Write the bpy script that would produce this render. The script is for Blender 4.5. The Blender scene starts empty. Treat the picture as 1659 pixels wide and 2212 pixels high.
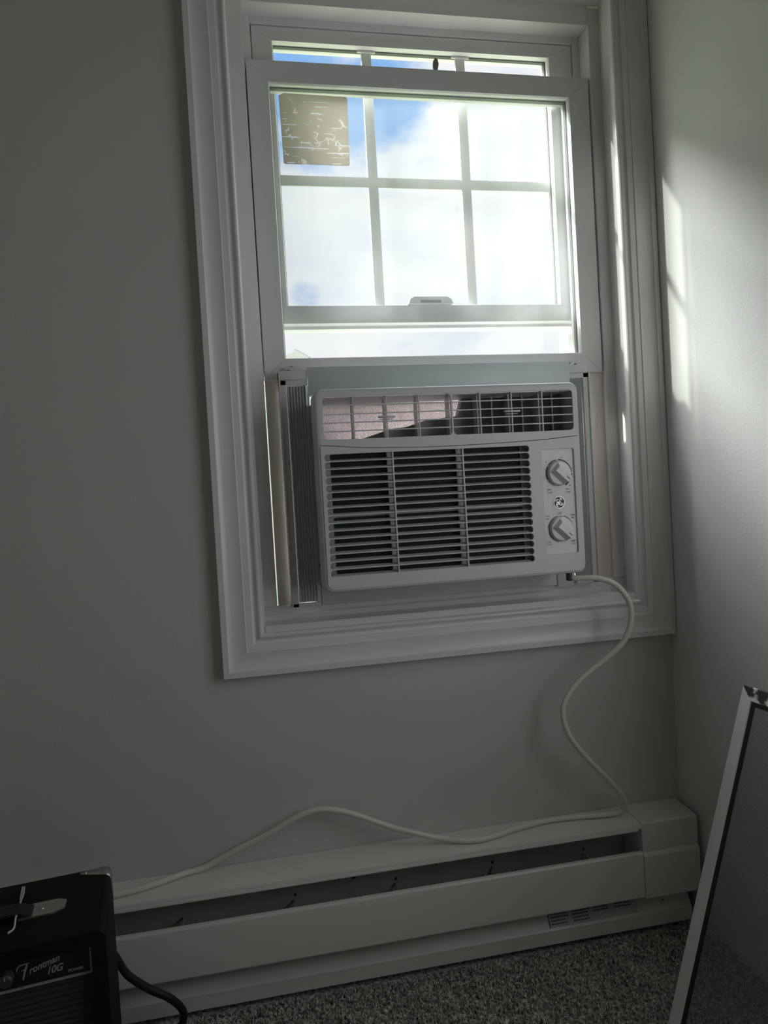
import bpy, bmesh, math, random
import numpy as np
from mathutils import Vector, Matrix

sc = bpy.context.scene
C = sc.collection
random.seed(7)

# ------------------------------------------------------------------ camera
cam = bpy.data.cameras.new('camera')
cam.sensor_fit = 'VERTICAL'; cam.sensor_height = 36.0; cam.lens = 25.402
cam.clip_start = 0.02; cam.clip_end = 500
camo = bpy.data.objects.new('camera', cam); C.objects.link(camo)
_r = Vector((0.97987905, -0.19123393, -0.05715444)); _u = Vector((0.0605926, 0.01217481, 0.99808833)); _f = Vector((0.19017251, 0.98146898, -0.02351721))
camo.matrix_world = Matrix(((_r.x, _u.x, -_f.x, 0.0448), (_r.y, _u.y, -_f.y, -1.12353), (_r.z, _u.z, -_f.z, 0.73573), (0, 0, 0, 1)))
sc.camera = camo

# ------------------------------------------------------------------ colour management
sc.view_settings.view_transform = 'Standard'
sc.view_settings.look = 'None'
sc.view_settings.gamma = 1.0
sc.view_settings.exposure = 0.0
sc.view_settings.use_curve_mapping = False
sc.cycles.use_denoising = True
sc.cycles.max_bounces = 14
sc.cycles.diffuse_bounces = 8
sc.cycles.transparent_max_bounces = 24
sc.cycles.sample_clamp_indirect = 6.0

# ------------------------------------------------------------------ world: blue sky with broken white cloud
w = bpy.data.worlds.new('sky'); sc.world = w; w.use_nodes = True
nt = w.node_tree; N = nt.nodes; L = nt.links; N.clear()
def wn(t, **k):
    n = N.new(t)
    for a, b in k.items(): setattr(n, a, b)
    return n
out = wn('ShaderNodeOutputWorld'); bg = wn('ShaderNodeBackground'); bg.inputs['Strength'].default_value = 0.97
tc = wn('ShaderNodeTexCoord')
mp = wn('ShaderNodeMapping'); mp.inputs['Location'].default_value = (2.3, 0.7, 5.1); mp.inputs['Scale'].default_value = (1, 1, 1.9)
L.new(tc.outputs['Generated'], mp.inputs['Vector'])
n1 = wn('ShaderNodeTexNoise'); n1.inputs['Scale'].default_value = 4.2; n1.inputs['Detail'].default_value = 9; n1.inputs['Roughness'].default_value = 0.58
L.new(mp.outputs[0], n1.inputs['Vector'])
def wmath(op, a, b=None, c=None):
    n = wn('ShaderNodeMath', operation=op)
    for i, v in enumerate((a, b, c)):
        if v is None: continue
        if isinstance(v, (int, float)): n.inputs[i].default_value = v
        else: L.new(v, n.inputs[i])
    return n.outputs[0]
clear = None
for d, rad, amt in (((0.175, 0.862, 0.478), 0.050, 0.34), ((0.06, 0.845, 0.535), 0.10, 0.36), ((0.085, 0.960, 0.262), 0.026, 0.17), ((0.395, 0.885, 0.243), 0.03, 0.06)):
    vd = wn('ShaderNodeVectorMath', operation='DISTANCE'); L.new(tc.outputs['Generated'], vd.inputs[0]); vd.inputs[1].default_value = d
    mr = wn('ShaderNodeMapRange', interpolation_type='SMOOTHSTEP'); mr.inputs['From Min'].default_value = rad * 1.9; mr.inputs['From Max'].default_value = 0.0
    mr.inputs['To Min'].default_value = 0; mr.inputs['To Max'].default_value = amt
    L.new(vd.outputs['Value'], mr.inputs['Value'])
    clear = mr.outputs[0] if clear is None else wmath('MAXIMUM', clear, mr.outputs[0])
cover = wmath('SUBTRACT', wmath('ADD', n1.outputs['Fac'], 0.20), clear)
cr = wn('ShaderNodeMapRange', interpolation_type='SMOOTHSTEP'); cr.inputs['From Min'].default_value = 0.40; cr.inputs['From Max'].default_value = 0.58
L.new(cover, cr.inputs['Value'])
n2 = wn('ShaderNodeTexNoise'); n2.inputs['Scale'].default_value = 5.5; n2.inputs['Detail'].default_value = 7
mp2 = wn('ShaderNodeMapping'); mp2.inputs['Location'].default_value = (7.7, 1.1, 0.4); mp2.inputs['Scale'].default_value = (1, 1, 2.0); L.new(tc.outputs['Generated'], mp2.inputs['Vector']); L.new(mp2.outputs[0], n2.inputs['Vector'])
ccol = wn('ShaderNodeValToRGB'); e = ccol.color_ramp.elements
e[0].position = 0.33; e[0].color = (0.84, 0.89, 0.98, 1); e[1].position = 0.62; e[1].color = (1.08, 1.07, 1.10, 1)
L.new(n2.outputs['Fac'], ccol.inputs[0])
mixs = wn('ShaderNodeMix', data_type='RGBA'); mixs.inputs[6].default_value = (0.27, 0.52, 0.96, 1)
L.new(cr.outputs[0], mixs.inputs[0]); L.new(ccol.outputs[0], mixs.inputs[7])
L.new(mixs.outputs[2], bg.inputs['Color']); L.new(bg.outputs[0], out.inputs['Surface'])

# ------------------------------------------------------------------ sun, low over the left, and a wide second lamp, aimed apart, standing for bright cloud
def sun(name, direction, strength, angle, color):
    l = bpy.data.lights.new(name, 'SUN'); l.energy = strength; l.angle = math.radians(angle); l.color = color
    o = bpy.data.objects.new(name, l); C.objects.link(o)
    o.rotation_euler = Vector(direction).to_track_quat('-Z', 'Y').to_euler(); o.location = (-8, 3, 6)
    return o
sun('sun', (2.5, -1, -1.50), 4.5, 1.5, (0.985, 1.0, 0.87))
sun('cloud_light', (1.7, -1.0, -2.3), 26.0, 50.0, (1.0, 1.0, 0.985))

# added fill light outside an invented, unseen window in the right wall
def area(name, loc, rot, sx, sy, power, color):
    l = bpy.data.lights.new(name, 'AREA'); l.shape = 'RECTANGLE'; l.size = sx; l.size_y = sy; l.energy = power; l.color = color
    o = bpy.data.objects.new(name, l); C.objects.link(o); o.location = loc; o.rotation_euler = rot
    return o
area('added_fill_light', (0.87, -0.75, 0.85), (0, math.radians(90), 0), 0.8, 0.8, 1.7, (1.0, 0.985, 0.975))

# ------------------------------------------------------------------ materials
def mat(name, col, rough=0.5, metal=0.0, bump=0.0, bscale=300.0, var=0.0, vscale=20.0, spec=0.5, coat=0.0):
    m = bpy.data.materials.new(name); m.use_nodes = True
    n = m.node_tree.nodes; l = m.node_tree.links; b = n['Principled BSDF']
    b.inputs['Base Color'].default_value = (*col, 1); b.inputs['Roughness'].default_value = rough; b.inputs['Metallic'].default_value = metal
    b.inputs['Specular IOR Level'].default_value = spec; b.inputs['Coat Weight'].default_value = coat
    t = n.new('ShaderNodeTexCoord')
    if var:
        x = n.new('ShaderNodeTexNoise'); x.inputs['Scale'].default_value = vscale; x.inputs['Detail'].default_value = 6; l.new(t.outputs['Object'], x.inputs['Vector'])
        r = n.new('ShaderNodeValToRGB'); r.color_ramp.elements[0].position = .3; r.color_ramp.elements[1].position = .7
        r.color_ramp.elements[0].color = (*[c * (1 - var) for c in col], 1); r.color_ramp.elements[1].color = (*[min(1, c * (1 + var)) for c in col], 1)
        l.new(x.outputs['Fac'], r.inputs[0]); l.new(r.outputs[0], b.inputs['Base Color'])
    if bump:
        x = n.new('ShaderNodeTexNoise'); x.inputs['Scale'].default_value = bscale; x.inputs['Detail'].default_value = 3; l.new(t.outputs['Object'], x.inputs['Vector'])
        bp = n.new('ShaderNodeBump'); bp.inputs['Strength'].default_value = bump; bp.inputs['Distance'].default_value = 0.001
        l.new(x.outputs['Fac'], bp.inputs['Height']); l.new(bp.outputs[0], b.inputs['Normal'])
    return m
M = {}
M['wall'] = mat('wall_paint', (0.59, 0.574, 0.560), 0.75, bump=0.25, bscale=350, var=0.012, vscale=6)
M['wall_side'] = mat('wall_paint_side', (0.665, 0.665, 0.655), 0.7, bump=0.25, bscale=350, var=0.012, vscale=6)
M['ceil'] = mat('ceiling_paint', (0.76, 0.76, 0.755), 0.8)
M['trim'] = mat('trim_paint', (0.77, 0.768, 0.76), 0.32, var=0.015, vscale=12)
M['vinyl'] = mat('window_vinyl', (0.77, 0.768, 0.765), 0.34, var=0.012, vscale=15)
M['plastic'] = mat('ac_plastic', (0.61, 0.62, 0.63), 0.38, bump=0.05, bscale=1500)
M['plastic_in'] = mat('ac_inner_plastic', (0.50, 0.51, 0.52), 0.45)
M['accordion'] = mat('accordion_plastic', (0.66, 0.675, 0.69), 0.45)
M['steel'] = mat('coated_steel', (0.60, 0.65, 0.68), 0.33)
M['filter'] = mat('filter_mesh', (0.010, 0.022, 0.022), 0.7, bump=0.6, bscale=900)
M['dark'] = mat('dark_plastic', (0.05, 0.05, 0.055), 0.5)
M['scroll'] = mat('fan_scroll', (0.30, 0.30, 0.31), 0.5)
M['ink'] = mat('print_ink', (0.05, 0.055, 0.06), 0.6)
M['panel'] = mat('control_plate', (0.68, 0.70, 0.71), 0.3)
M['knob'] = mat('knob_plastic', (0.74, 0.75, 0.76), 0.3)
M['chrome'] = mat('silver_print', (0.75, 0.75, 0.76), 0.3, metal=0.6)
M['cord'] = mat('cord_vinyl', (0.70, 0.68, 0.63), 0.42)
M['heater'] = mat('heater_enamel', (0.70, 0.69, 0.665), 0.36, var=0.02, vscale=8)
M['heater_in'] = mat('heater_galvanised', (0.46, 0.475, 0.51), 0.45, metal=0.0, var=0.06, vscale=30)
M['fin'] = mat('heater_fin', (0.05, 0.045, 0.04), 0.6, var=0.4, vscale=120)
M['black_rubber'] = mat('black_rubber', (0.012, 0.012, 0.013), 0.5)
M['tolex'] = mat('amp_vinyl', (0.004, 0.007, 0.008), 0.6, bump=0.5, bscale=900, spec=0.2)
M['amp_panel'] = mat('amp_panel', (0.006, 0.006, 0.008), 0.4)
M['amp_cloth'] = mat('amp_grille_cloth', (0.030, 0.040, 0.040), 0.8, bump=0.8, bscale=1800, var=0.3, vscale=400)
M['amp_trim'] = mat('amp_silver_trim', (0.30, 0.31, 0.33), 0.45)
M['amp_letter'] = mat('amp_lettering', (0.36, 0.39, 0.40), 0.5)
M['nickel'] = mat('nickel', (0.55, 0.53, 0.50), 0.32, metal=0.9)
M['string'] = mat('white_string', (0.62, 0.62, 0.60), 0.7)
M['alu'] = mat('screen_frame_enamel', (0.82, 0.84, 0.83), 0.3, var=0.03, vscale=10)
M['mesh'] = mat('screen_fibre', (0.17, 0.165, 0.16), 0.6)
M['spline'] = mat('black_spline', (0.012, 0.012, 0.013), 0.5)
M['seal'] = mat('glazing_spacer', (0.06, 0.07, 0.065), 0.45)
M['gap'] = mat('dark_gap', (0.02, 0.02, 0.02), 0.8)  # near black, paints the shade in gaps and weep holes
M['siding'] = mat('house_siding', (0.72, 0.76, 0.82), 0.6)
M['roof'] = mat('house_roof', (0.42, 0.45, 0.52), 0.8, var=0.1, vscale=3)
M['grass'] = mat('ground_grass', (0.16, 0.19, 0.10), 0.9, var=0.25, vscale=0.6)
M['vinyl_reflect'] = mat('track_vinyl_reflect', (0.80, 0.72, 0.67), 0.2, var=0.02)  # vinyl tinted pink to paint in the outdoor reflection
M['latch'] = mat('latch_plastic', (0.62, 0.62, 0.61), 0.35)

def dirty_mark(m, col, scale, lo, hi, coord='Object'):
    n = m.node_tree.nodes; l = m.node_tree.links; b = n['Principled BSDF']
    src = b.inputs['Base Color'].links[0].from_socket if b.inputs['Base Color'].links else None
    t = n.new('ShaderNodeTexCoord'); x = n.new('ShaderNodeTexNoise'); x.inputs['Scale'].default_value = scale; x.inputs['Detail'].default_value = 5
    l.new(t.outputs[coord], x.inputs['Vector'])
    r = n.new('ShaderNodeMapRange'); r.inputs['From Min'].default_value = lo; r.inputs['From Max'].default_value = hi; l.new(x.outputs['Fac'], r.inputs['Value'])
    mx = n.new('ShaderNodeMix'); mx.data_type = 'RGBA'; mx.inputs[7].default_value = (*col, 1)
    if src: l.new(src, mx.inputs[6])
    else: mx.inputs[6].default_value = b.inputs['Base Color'].default_value
    l.new(r.outputs[0], mx.inputs[0]); l.new(mx.outputs[2], b.inputs['Base Color'])
M['alu_worn'] = mat('screen_frame_worn', (0.82, 0.83, 0.80), 0.38)
dirty_mark(M['alu_worn'], (0.05, 0.045, 0.04), 38, 0.47, 0.53)

def glass_mat(name, haze, tint=(0.975, 0.985, 0.98)):
    m = bpy.data.materials.new(name); m.use_nodes = True; n = m.node_tree.nodes; l = m.node_tree.links; n.clear()
    o = n.new('ShaderNodeOutputMaterial'); tr = n.new('ShaderNodeBsdfTransparent'); tr.inputs[0].default_value = (*tint, 1)
    gl = n.new('ShaderNodeBsdfGlossy'); gl.inputs['Roughness'].default_value = 0.02; gl.inputs['Color'].default_value = (1, 1, 1, 1)
    lw = n.new('ShaderNodeLayerWeight'); lw.inputs[0].default_value = .5
    pw = n.new('ShaderNodeMath'); pw.operation = 'POWER'; l.new(lw.outputs['Facing'], pw.inputs[0]); pw.inputs[1].default_value = 5.0
    fr = n.new('ShaderNodeMath'); fr.operation = 'MULTIPLY_ADD'; l.new(pw.outputs[0], fr.inputs[0]); fr.inputs[1].default_value = .75; fr.inputs[2].default_value = .025
    tl = n.new('ShaderNodeBsdfTranslucent'); tl.inputs[0].default_value = (0.9, 0.93, 0.95, 1)
    t = n.new('ShaderNodeTexCoord'); x = n.new('ShaderNodeTexNoise'); x.inputs['Scale'].default_value = 9; x.inputs['Detail'].default_value = 8; l.new(t.outputs['Object'], x.inputs['Vector'])
    r = n.new('ShaderNodeMapRange'); r.inputs['From Min'].default_value = .3; r.inputs['From Max'].default_value = .75; r.inputs['To Min'].default_value = haze * .6; r.inputs['To Max'].default_value = haze * 1.5
    l.new(x.outputs['Fac'], r.inputs['Value'])
    m1 = n.new('ShaderNodeMixShader'); l.new(r.outputs[0], m1.inputs[0]); l.new(tr.outputs[0], m1.inputs[1]); l.new(tl.outputs[0], m1.inputs[2])
    m2 = n.new('ShaderNodeMixShader'); l.new(fr.outputs[0], m2.inputs[0]); l.new(m1.outputs[0], m2.inputs[1]); l.new(gl.outputs[0], m2.inputs[2])
    l.new(m2.outputs[0], o.inputs[0])
    return m
M['glass'] = glass_mat('pane_glass', 0.0)
M['glass_dusty'] = glass_mat('pane_glass_dusty', 0.12)

def foam_mat():
    m = bpy.data.materials.new('duct_foam'); m.use_nodes = True; n = m.node_tree.nodes; l = m.node_tree.links
    b = n['Principled BSDF']; b.inputs['Roughness'].default_value = 0.45
    t = n.new('ShaderNodeTexCoord'); v = n.new('ShaderNodeTexVoronoi'); v.inputs['Scale'].default_value = 420; l.new(t.outputs['Object'], v.inputs['Vector'])
    r = n.new('ShaderNodeValToRGB'); r.color_ramp.elements[0].color = (0.95, 0.92, 0.92, 1); r.color_ramp.elements[1].color = (0.62, 0.54, 0.54, 1); r.color_ramp.elements[1].position = .6
    l.new(v.outputs['Distance'], r.inputs[0]); l.new(r.outputs[0], b.inputs['Base Color'])
    bp = n.new('ShaderNodeBump'); bp.inputs['Strength'].default_value = .6; bp.inputs['Distance'].default_value = .002; l.new(v.outputs['Distance'], bp.inputs['Height']); l.new(bp.outputs[0], b.inputs['Normal'])
    tl = n.new('ShaderNodeBsdfTranslucent'); l.new(r.outputs[0], tl.inputs[0]); mx = n.new('ShaderNodeMixShader'); mx.inputs[0].default_value = .8
    o = n['Material Output']; l.new(b.outputs[0], mx.inputs[1]); l.new(tl.outputs[0], mx.inputs[2]); l.new(mx.outputs[0], o.inputs[0])
    return m
M['foam'] = foam_mat()

def sticker_mat():
    m = bpy.data.materials.new('aged_sticker'); m.use_nodes = True; n = m.node_tree.nodes; l = m.node_tree.links; n.clear()
    o = n.new('ShaderNodeOutputMaterial'); t = n.new('ShaderNodeTexCoord')
    d = n.new('ShaderNodeBsdfDiffuse'); tl = n.new('ShaderNodeBsdfTranslucent'); tp = n.new('ShaderNodeBsdfTransparent')
    d.inputs[0].default_value = (0.66, 0.62, 0.56, 1); tl.inputs[0].default_value = (0.66, 0.625, 0.58, 1)
    m1 = n.new('ShaderNodeMixShader'); m1.inputs[0].default_value = .78; l.new(d.outputs[0], m1.inputs[1]); l.new(tl.outputs[0], m1.inputs[2])
    def mp(scale):
        k = n.new('ShaderNodeMapping'); k.inputs['Scale'].default_value = scale; l.new(t.outputs['Object'], k.inputs['Vector']); return k.outputs[0]
    def mth(op, a, b):
        k = n.new('ShaderNodeMath'); k.operation = op
        for i, v in enumerate((a, b)):
            if isinstance(v, (int, float)): k.inputs[i].default_value = v
            else: l.new(v, k.inputs[i])
        return k.outputs[0]
    a = n.new('ShaderNodeTexNoise'); a.inputs['Scale'].default_value = 1; a.inputs['Detail'].default_value = 2; l.new(mp((14, 1, 420)), a.inputs['Vector'])
    a2 = n.new('ShaderNodeTexNoise'); a2.inputs['Scale'].default_value = 26; l.new(t.outputs['Object'], a2.inputs['Vector'])
    lines = mth('MULTIPLY', mth('GREATER_THAN', a.outputs['Fac'], .635), mth('GREATER_THAN', a2.outputs['Fac'], .50))
    v = n.new('ShaderNodeTexVoronoi'); v.feature = 'DISTANCE_TO_EDGE'; v.inputs['Scale'].default_value = 85; v.inputs['Randomness'].default_value = 1; l.new(t.outputs['Object'], v.inputs['Vector'])
    a3 = n.new('ShaderNodeTexNoise'); a3.inputs['Scale'].default_value = 60; l.new(t.outputs['Object'], a3.inputs['Vector'])
    cr_ = mth('MULTIPLY', mth('LESS_THAN', v.outputs['Distance'], .035), mth('GREATER_THAN', a3.outputs['Fac'], .60))
    f = mth('MULTIPLY', mth('MAXIMUM', lines, cr_), .75)
    m2 = n.new('ShaderNodeMixShader'); l.new(f, m2.inputs[0]); l.new(m1.outputs[0], m2.inputs[1]); l.new(tp.outputs[0], m2.inputs[2])
    l.new(m2.outputs[0], o.inputs[0])
    return m
M['sticker'] = sticker_mat()

def carpet_mat():
    m = bpy.data.materials.new('carpet_yarn'); m.use_nodes = True; n = m.node_tree.nodes; l = m.node_tree.links; b = n['Principled BSDF']; b.inputs['Roughness'].default_value = .9; b.inputs['Specular IOR Level'].default_value = .15
    t = n.new('ShaderNodeTexCoord'); x = n.new('ShaderNodeTexNoise'); x.inputs['Scale'].default_value = 170; x.inputs['Detail'].default_value = 3; l.new(t.outputs['Object'], x.inputs['Vector'])
    r = n.new('ShaderNodeValToRGB'); e = r.color_ramp.elements; e[0].position = .36; e[0].color = (0.20, 0.19, 0.17, 1); e[1].position = .64; e[1].color = (0.80, 0.77, 0.71, 1)
    l.new(x.outputs['Fac'], r.inputs[0]); l.new(r.outputs[0], b.inputs['Base Color'])
    return m
M['carpet'] = carpet_mat()

# ------------------------------------------------------------------ helpers
OFF = {}
def empty(name, loc, rz=0.0):
    o = bpy.data.objects.new(name, None); C.objects.link(o); o.location = loc; o.rotation_euler = (0, 0, rz); o.empty_display_size = .05
    OFF[o.name] = Vector(loc) if rz == 0 else Vector((0, 0, 0))
    return o
def tag(o, label, cat, group=None, kind=None):
    o['label'] = label; o['category'] = cat
    if group: o['group'] = group
    if kind: o['kind'] = kind
    return o
def struct(o): o['kind'] = 'structure'; return o
def link(name, me, m, parent=None, smooth=None):
    if m is not None and not me.materials: me.materials.append(m)
    o = bpy.data.objects.new(name, me); C.objects.link(o)
    if parent is not None:
        o.parent = parent; OFF[o.name] = OFF[parent.name]
        if OFF[parent.name].length: me.transform(Matrix.Translation(-OFF[parent.name]))
    else: OFF[o.name] = Vector((0, 0, 0))
    if smooth is not None:
        for p in me.polygons: p.use_smooth = True
        if smooth < 3: me.set_sharp_from_angle(angle=smooth)
    return o
def pyd(name, V, F, m, parent=None, smooth=None):
    me = bpy.data.meshes.new(name); me.from_pydata([tuple(v) for v in V], [], F); me.update()
    bm = bmesh.new(); bm.from_mesh(me); bmesh.ops.recalc_face_normals(bm, faces=bm.faces); bm.to_mesh(me); bm.free()
    return link(name, me, m, parent, smooth)
def bm_box(bm, x, y, z, bev=0.0, seg=2):
    r = bmesh.ops.create_cube(bm, size=1.0)['verts']
    for v in r:
        v.co = Vector(((x[0] + x[1]) / 2 + v.co.x * (x[1] - x[0]), (y[0] + y[1]) / 2 + v.co.y * (y[1] - y[0]), (z[0] + z[1]) / 2 + v.co.z * (z[1] - z[0])))
    if bev:
        es = list({e for v in r for e in v.link_edges})
        bmesh.ops.bevel(bm, geom=es, offset=bev, segments=seg, affect='EDGES', profile=.5)
def from_bm(name, bm, m, parent=None, smooth=None):
    me = bpy.data.meshes.new(name); bmesh.ops.recalc_face_normals(bm, faces=bm.faces); bm.to_mesh(me); bm.free()
    return link(name, me, m, parent, smooth)
def boxes(name, m, parent, bl, bev=0.0, smooth=None):
    bm = bmesh.new()
    for b in bl: bm_box(bm, b[0], b[1], b[2], b[3] if len(b) > 3 else bev)
    if bev and smooth is None: smooth = .6
    return from_bm(name, bm, m, parent, smooth)
def box(name, m, parent, x, y, z, bev=0.0): return boxes(name, m, parent, [(x, y, z)], bev)
def prism(name, m, parent, poly, axis, a, b, smooth=None):
    """extrude a polygon (list of 2-tuples in the two other axes, in xyz order) along axis from a to b (a, b may be functions of the point)"""
    fa = a if callable(a) else (lambda p: a); fb = b if callable(b) else (lambda p: b)
    def mk(p, t):
        q = list(p); q.insert(axis, t); return q
    n = len(poly); V = [mk(p, fa(p)) for p in poly] + [mk(p, fb(p)) for p in poly]
    F = [tuple(range(n)), tuple(range(2 * n - 1, n - 1, -1))] + [(i, (i + 1) % n, n + (i + 1) % n, n + i) for i in range(n)]
    return pyd(name, V, F, m, parent, smooth)
def rrect(x0, x1, z0, z1, r, n=6):
    P = []
    for cx, cz, a0 in ((x1 - r, z1 - r, 0), (x0 + r, z1 - r, 90), (x0 + r, z0 + r, 180), (x1 - r, z0 + r, 270)):
        for i in range(n + 1):
            a = math.radians(a0 + 90 * i / n); P.append((cx + r * math.cos(a), cz + r * math.sin(a)))
    return P
def to_mesh(o, name):
    dg = bpy.context.evaluated_depsgraph_get(); dg.update()
    me = bpy.data.meshes.new_from_object(o.evaluated_get(dg)); me.name = name
    d = o.data; bpy.data.objects.remove(o); bpy.data.curves.remove(d)
    return me
def plate(name, m, parent, loops, y0, y1, bev=0.0, smooth=.5):
    """a plate in the x-z plane between y0 (front) and y1 (back) with holes: loops of (x, z)"""
    cu = bpy.data.curves.new(name, 'CURVE'); cu.dimensions = '2D'; cu.fill_mode = 'BOTH'
    for lp in loops:
        s = cu.splines.new('POLY'); s.points.add(len(lp) - 1); s.use_cyclic_u = True
        for p, q in zip(s.points, lp): p.co = (q[0], q[1], 0, 1)
    cu.extrude = abs(y1 - y0) / 2 - bev; cu.bevel_depth = bev; cu.bevel_resolution = 1
    if bev: cu.offset = -bev
    o = bpy.data.objects.new(name, cu); C.objects.link(o)
    me = to_mesh(o, name); me.materials.clear()
    me.transform(Matrix.Translation((0, (y0 + y1) / 2, 0)) @ Matrix.Rotation(math.pi / 2, 4, 'X'))
    return link(name, me, m, parent, smooth)
def tube(name, m, parent, pts, rad, res=8, poly=False, order=None, fill=True, tw=None):
    cu = bpy.data.curves.new(name, 'CURVE'); cu.dimensions = '3D'; cu.bevel_depth = rad; cu.bevel_resolution = 4 if rad > .001 else 1; cu.use_fill_caps = fill
    if poly:
        s = cu.splines.new('POLY'); s.points.add(len(pts) - 1)
        for p, q in zip(s.points, pts): p.co = (*q, 1)
    else:
        s = cu.splines.new('NURBS'); s.points.add(len(pts) - 1); s.order_u = 4; s.use_endpoint_u = True; s.resolution_u = res
        for p, q in zip(s.points, pts): p.co = (*q, 1)
    o = bpy.data.objects.new(name, cu); C.objects.link(o); me = to_mesh(o, name); me.materials.clear()
    return link(name, me, m, parent, 3.1)
def catmull(P, n=8):
    P = [Vector(p) for p in P]; Q = [P[0] * 2 - P[1]] + P + [P[-1] * 2 - P[-2]]; R = []
    for i in range(1, len(Q) - 2):
        for k in range(n):
            t = k / n; a, b, c, d = Q[i - 1:i + 3]
            R.append(.5 * ((2 * b) + (c - a) * t + (2 * a - 5 * b + 4 * c - d) * t * t + (3 * b - a - 3 * c + d) * t ** 3))
    R.append(P[-1]); return R
def text_mesh(body, size, shear=0.0, bold=0.0, align='CENTER', sx=1.0):
    cu = bpy.data.curves.new('text', 'FONT'); cu.body = body; cu.size = size; cu.align_x = align; cu.align_y = 'CENTER'; cu.shear = shear; cu.offset = bold; cu.fill_mode = 'FRONT'
    o = bpy.data.objects.new('text', cu); C.objects.link(o); me = to_mesh(o, 'text'); me.materials.clear()
    if sx != 1.0: me.transform(Matrix.Diagonal((sx, 1, 1, 1)))
    return me
RX = Matrix.Rotation(math.pi / 2, 4, 'X')
def join_meshes(name, items, m, parent):
    """items: (mesh, matrix); joined as one flat print"""
    bm = bmesh.new()
    for me, mx in items:
        me.transform(mx); bm.from_mesh(me); bpy.data.meshes.remove(me)
    me = bpy.data.meshes.new(name); bm.to_mesh(me); bm.free()
    return link(name, me, m, parent)
def arc_mesh(r0, r1, a0, a1, n=20):
    V = []; F = []
    for i in range(n + 1):
        a = math.radians(a0 + (a1 - a0) * i / n); V += [(r0 * math.cos(a), r0 * math.sin(a), 0), (r1 * math.cos(a), r1 * math.sin(a), 0)]
    for i in range(n): F.append((2 * i, 2 * i + 1, 2 * i + 3, 2 * i + 2))
    me = bpy.data.meshes.new('arc'); me.from_pydata(V, [], F); return me
def dup(o, loc, parent=None):
    c = o.copy(); C.objects.link(c); c.parent = parent if parent is not None else o.parent; c.location = loc; return c
def lathe(name, m, parent, prof, centre, axis='-y', n=40, smooth=.6):
    """prof: (radius, height along axis)"""
    V = []; F = []
    for r, h in prof:
        for i in range(n):
            a = 2 * math.pi * i / n
            if axis == '-y': V.append((centre[0] + r * math.cos(a), centre[1] - h, centre[2] + r * math.sin(a)))
            else: V.append((centre[0] + r * math.cos(a), centre[1] + r * math.sin(a), centre[2] + h))
    k = len(prof)
    for j in range(k - 1):
        for i in range(n): F.append((j * n + i, j * n + (i + 1) % n, (j + 1) * n + (i + 1) % n, (j + 1) * n + i))
    F.append(tuple(range(n))); F.append(tuple((k - 1) * n + i for i in range(n)))
    return pyd(name, V, F, m, parent, smooth)

# ================================================================== the room
XR = 0.7533
struct(box('floor', M['carpet'], None, (-1.25, XR), (-2.4, 0.0), (-0.1, -0.0122)))
struct(box('ceiling', M['ceil'], None, (-1.35, XR + .1), (-2.5, 0.16), (2.4, 2.5)))
WX0, WX1, WZ0, WZ1 = 0.05, 0.716, 0.52, 1.578
struct(boxes('wall_front', M['wall'], None, [((-1.35, WX0), (0, .16), (-.1, 2.4)), ((WX1, XR + .1), (0, .16), (-.1, 2.4)), ((WX0, WX1), (0, .16), (-.1, WZ0)), ((WX0, WX1), (0, .16), (WZ1, 2.4))]))
OY0, OY1, OZ0, OZ1 = -1.15, -0.35, 0.45, 1.25  # opening for the added window, out of view
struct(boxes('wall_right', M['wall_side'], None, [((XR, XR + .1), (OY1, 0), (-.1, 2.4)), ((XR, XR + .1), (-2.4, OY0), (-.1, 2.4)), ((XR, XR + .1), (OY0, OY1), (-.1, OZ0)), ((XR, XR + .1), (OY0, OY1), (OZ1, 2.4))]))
struct(box('wall_left', M['ceil'], None, (-1.35, -1.25), (-2.4, 0), (-.1, 2.4)))
struct(box('wall_rear', M['wall'], None, (-1.35, XR + .1), (-2.5, -2.4), (-.1, 2.4)))
# frame of the invented window, added to go with the fill light
w2 = struct(boxes('added_window', M['vinyl'], None, [((XR + .02, XR + .07), (OY0, OY0 + .04), (OZ0, OZ1)), ((XR + .02, XR + .07), (OY1 - .04, OY1), (OZ0, OZ1)), ((XR + .02, XR + .07), (OY0 + .04, OY1 - .04), (OZ0, OZ0 + .04)), ((XR + .02, XR + .07), (OY0 + .04, OY1 - .04), (OZ1 - .04, OZ1))]))

# ------------------------------------------------------------------ window casing, four mitred lengths
CP = [(0, 0), (0, .0165), (.0006, .0172), (.0088, .0176), (.0094, .0172), (.0098, .0150), (.012, .0136), (.017, .0124), (.023, .0120), (.029, .0124), (.0345, .0136), (.0364, .0142), (.0370, .0138), (.0374, .0124), (.0466, .0120), (.0472, .0114), (.0476, .0094), (.0500, .0080), (.0520, .0080),
      (.0545, .0095), (.0565, .0118), (.0585, .0126), (.0605, .0122), (.0622, .0105), (.0630, .0075), (.0630, 0)]
ZB, ZT = 0.4724, 1.625
X0c, X1c = 0.0, XR - .0008
def casing(name, side):
    f = {'left': lambda u, h: ((X0c + u, -h, ZB + u), (X0c + u, -h, ZT - u)), 'right': lambda u, h: ((X1c - u, -h, ZB + u), (X1c - u, -h, ZT - u)),
         'bottom': lambda u, h: ((X0c + u, -h, ZB + u), (X1c - u, -h, ZB + u)), 'top': lambda u, h: ((X0c + u, -h, ZT - u), (X1c - u, -h, ZT - u))}[side]
    V = []; n = len(CP)
    for u, h in CP: a, b = f(u, h); V += [a, b]
    F = [(2 * i, 2 * i + 1, 2 * i + 3, 2 * i + 2) for i in range(n - 1)] + [tuple(2 * i for i in range(n)), tuple(2 * i + 1 for i in range(n))]
    return struct(pyd(name, V, F, M['trim'], None, .45))
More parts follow.
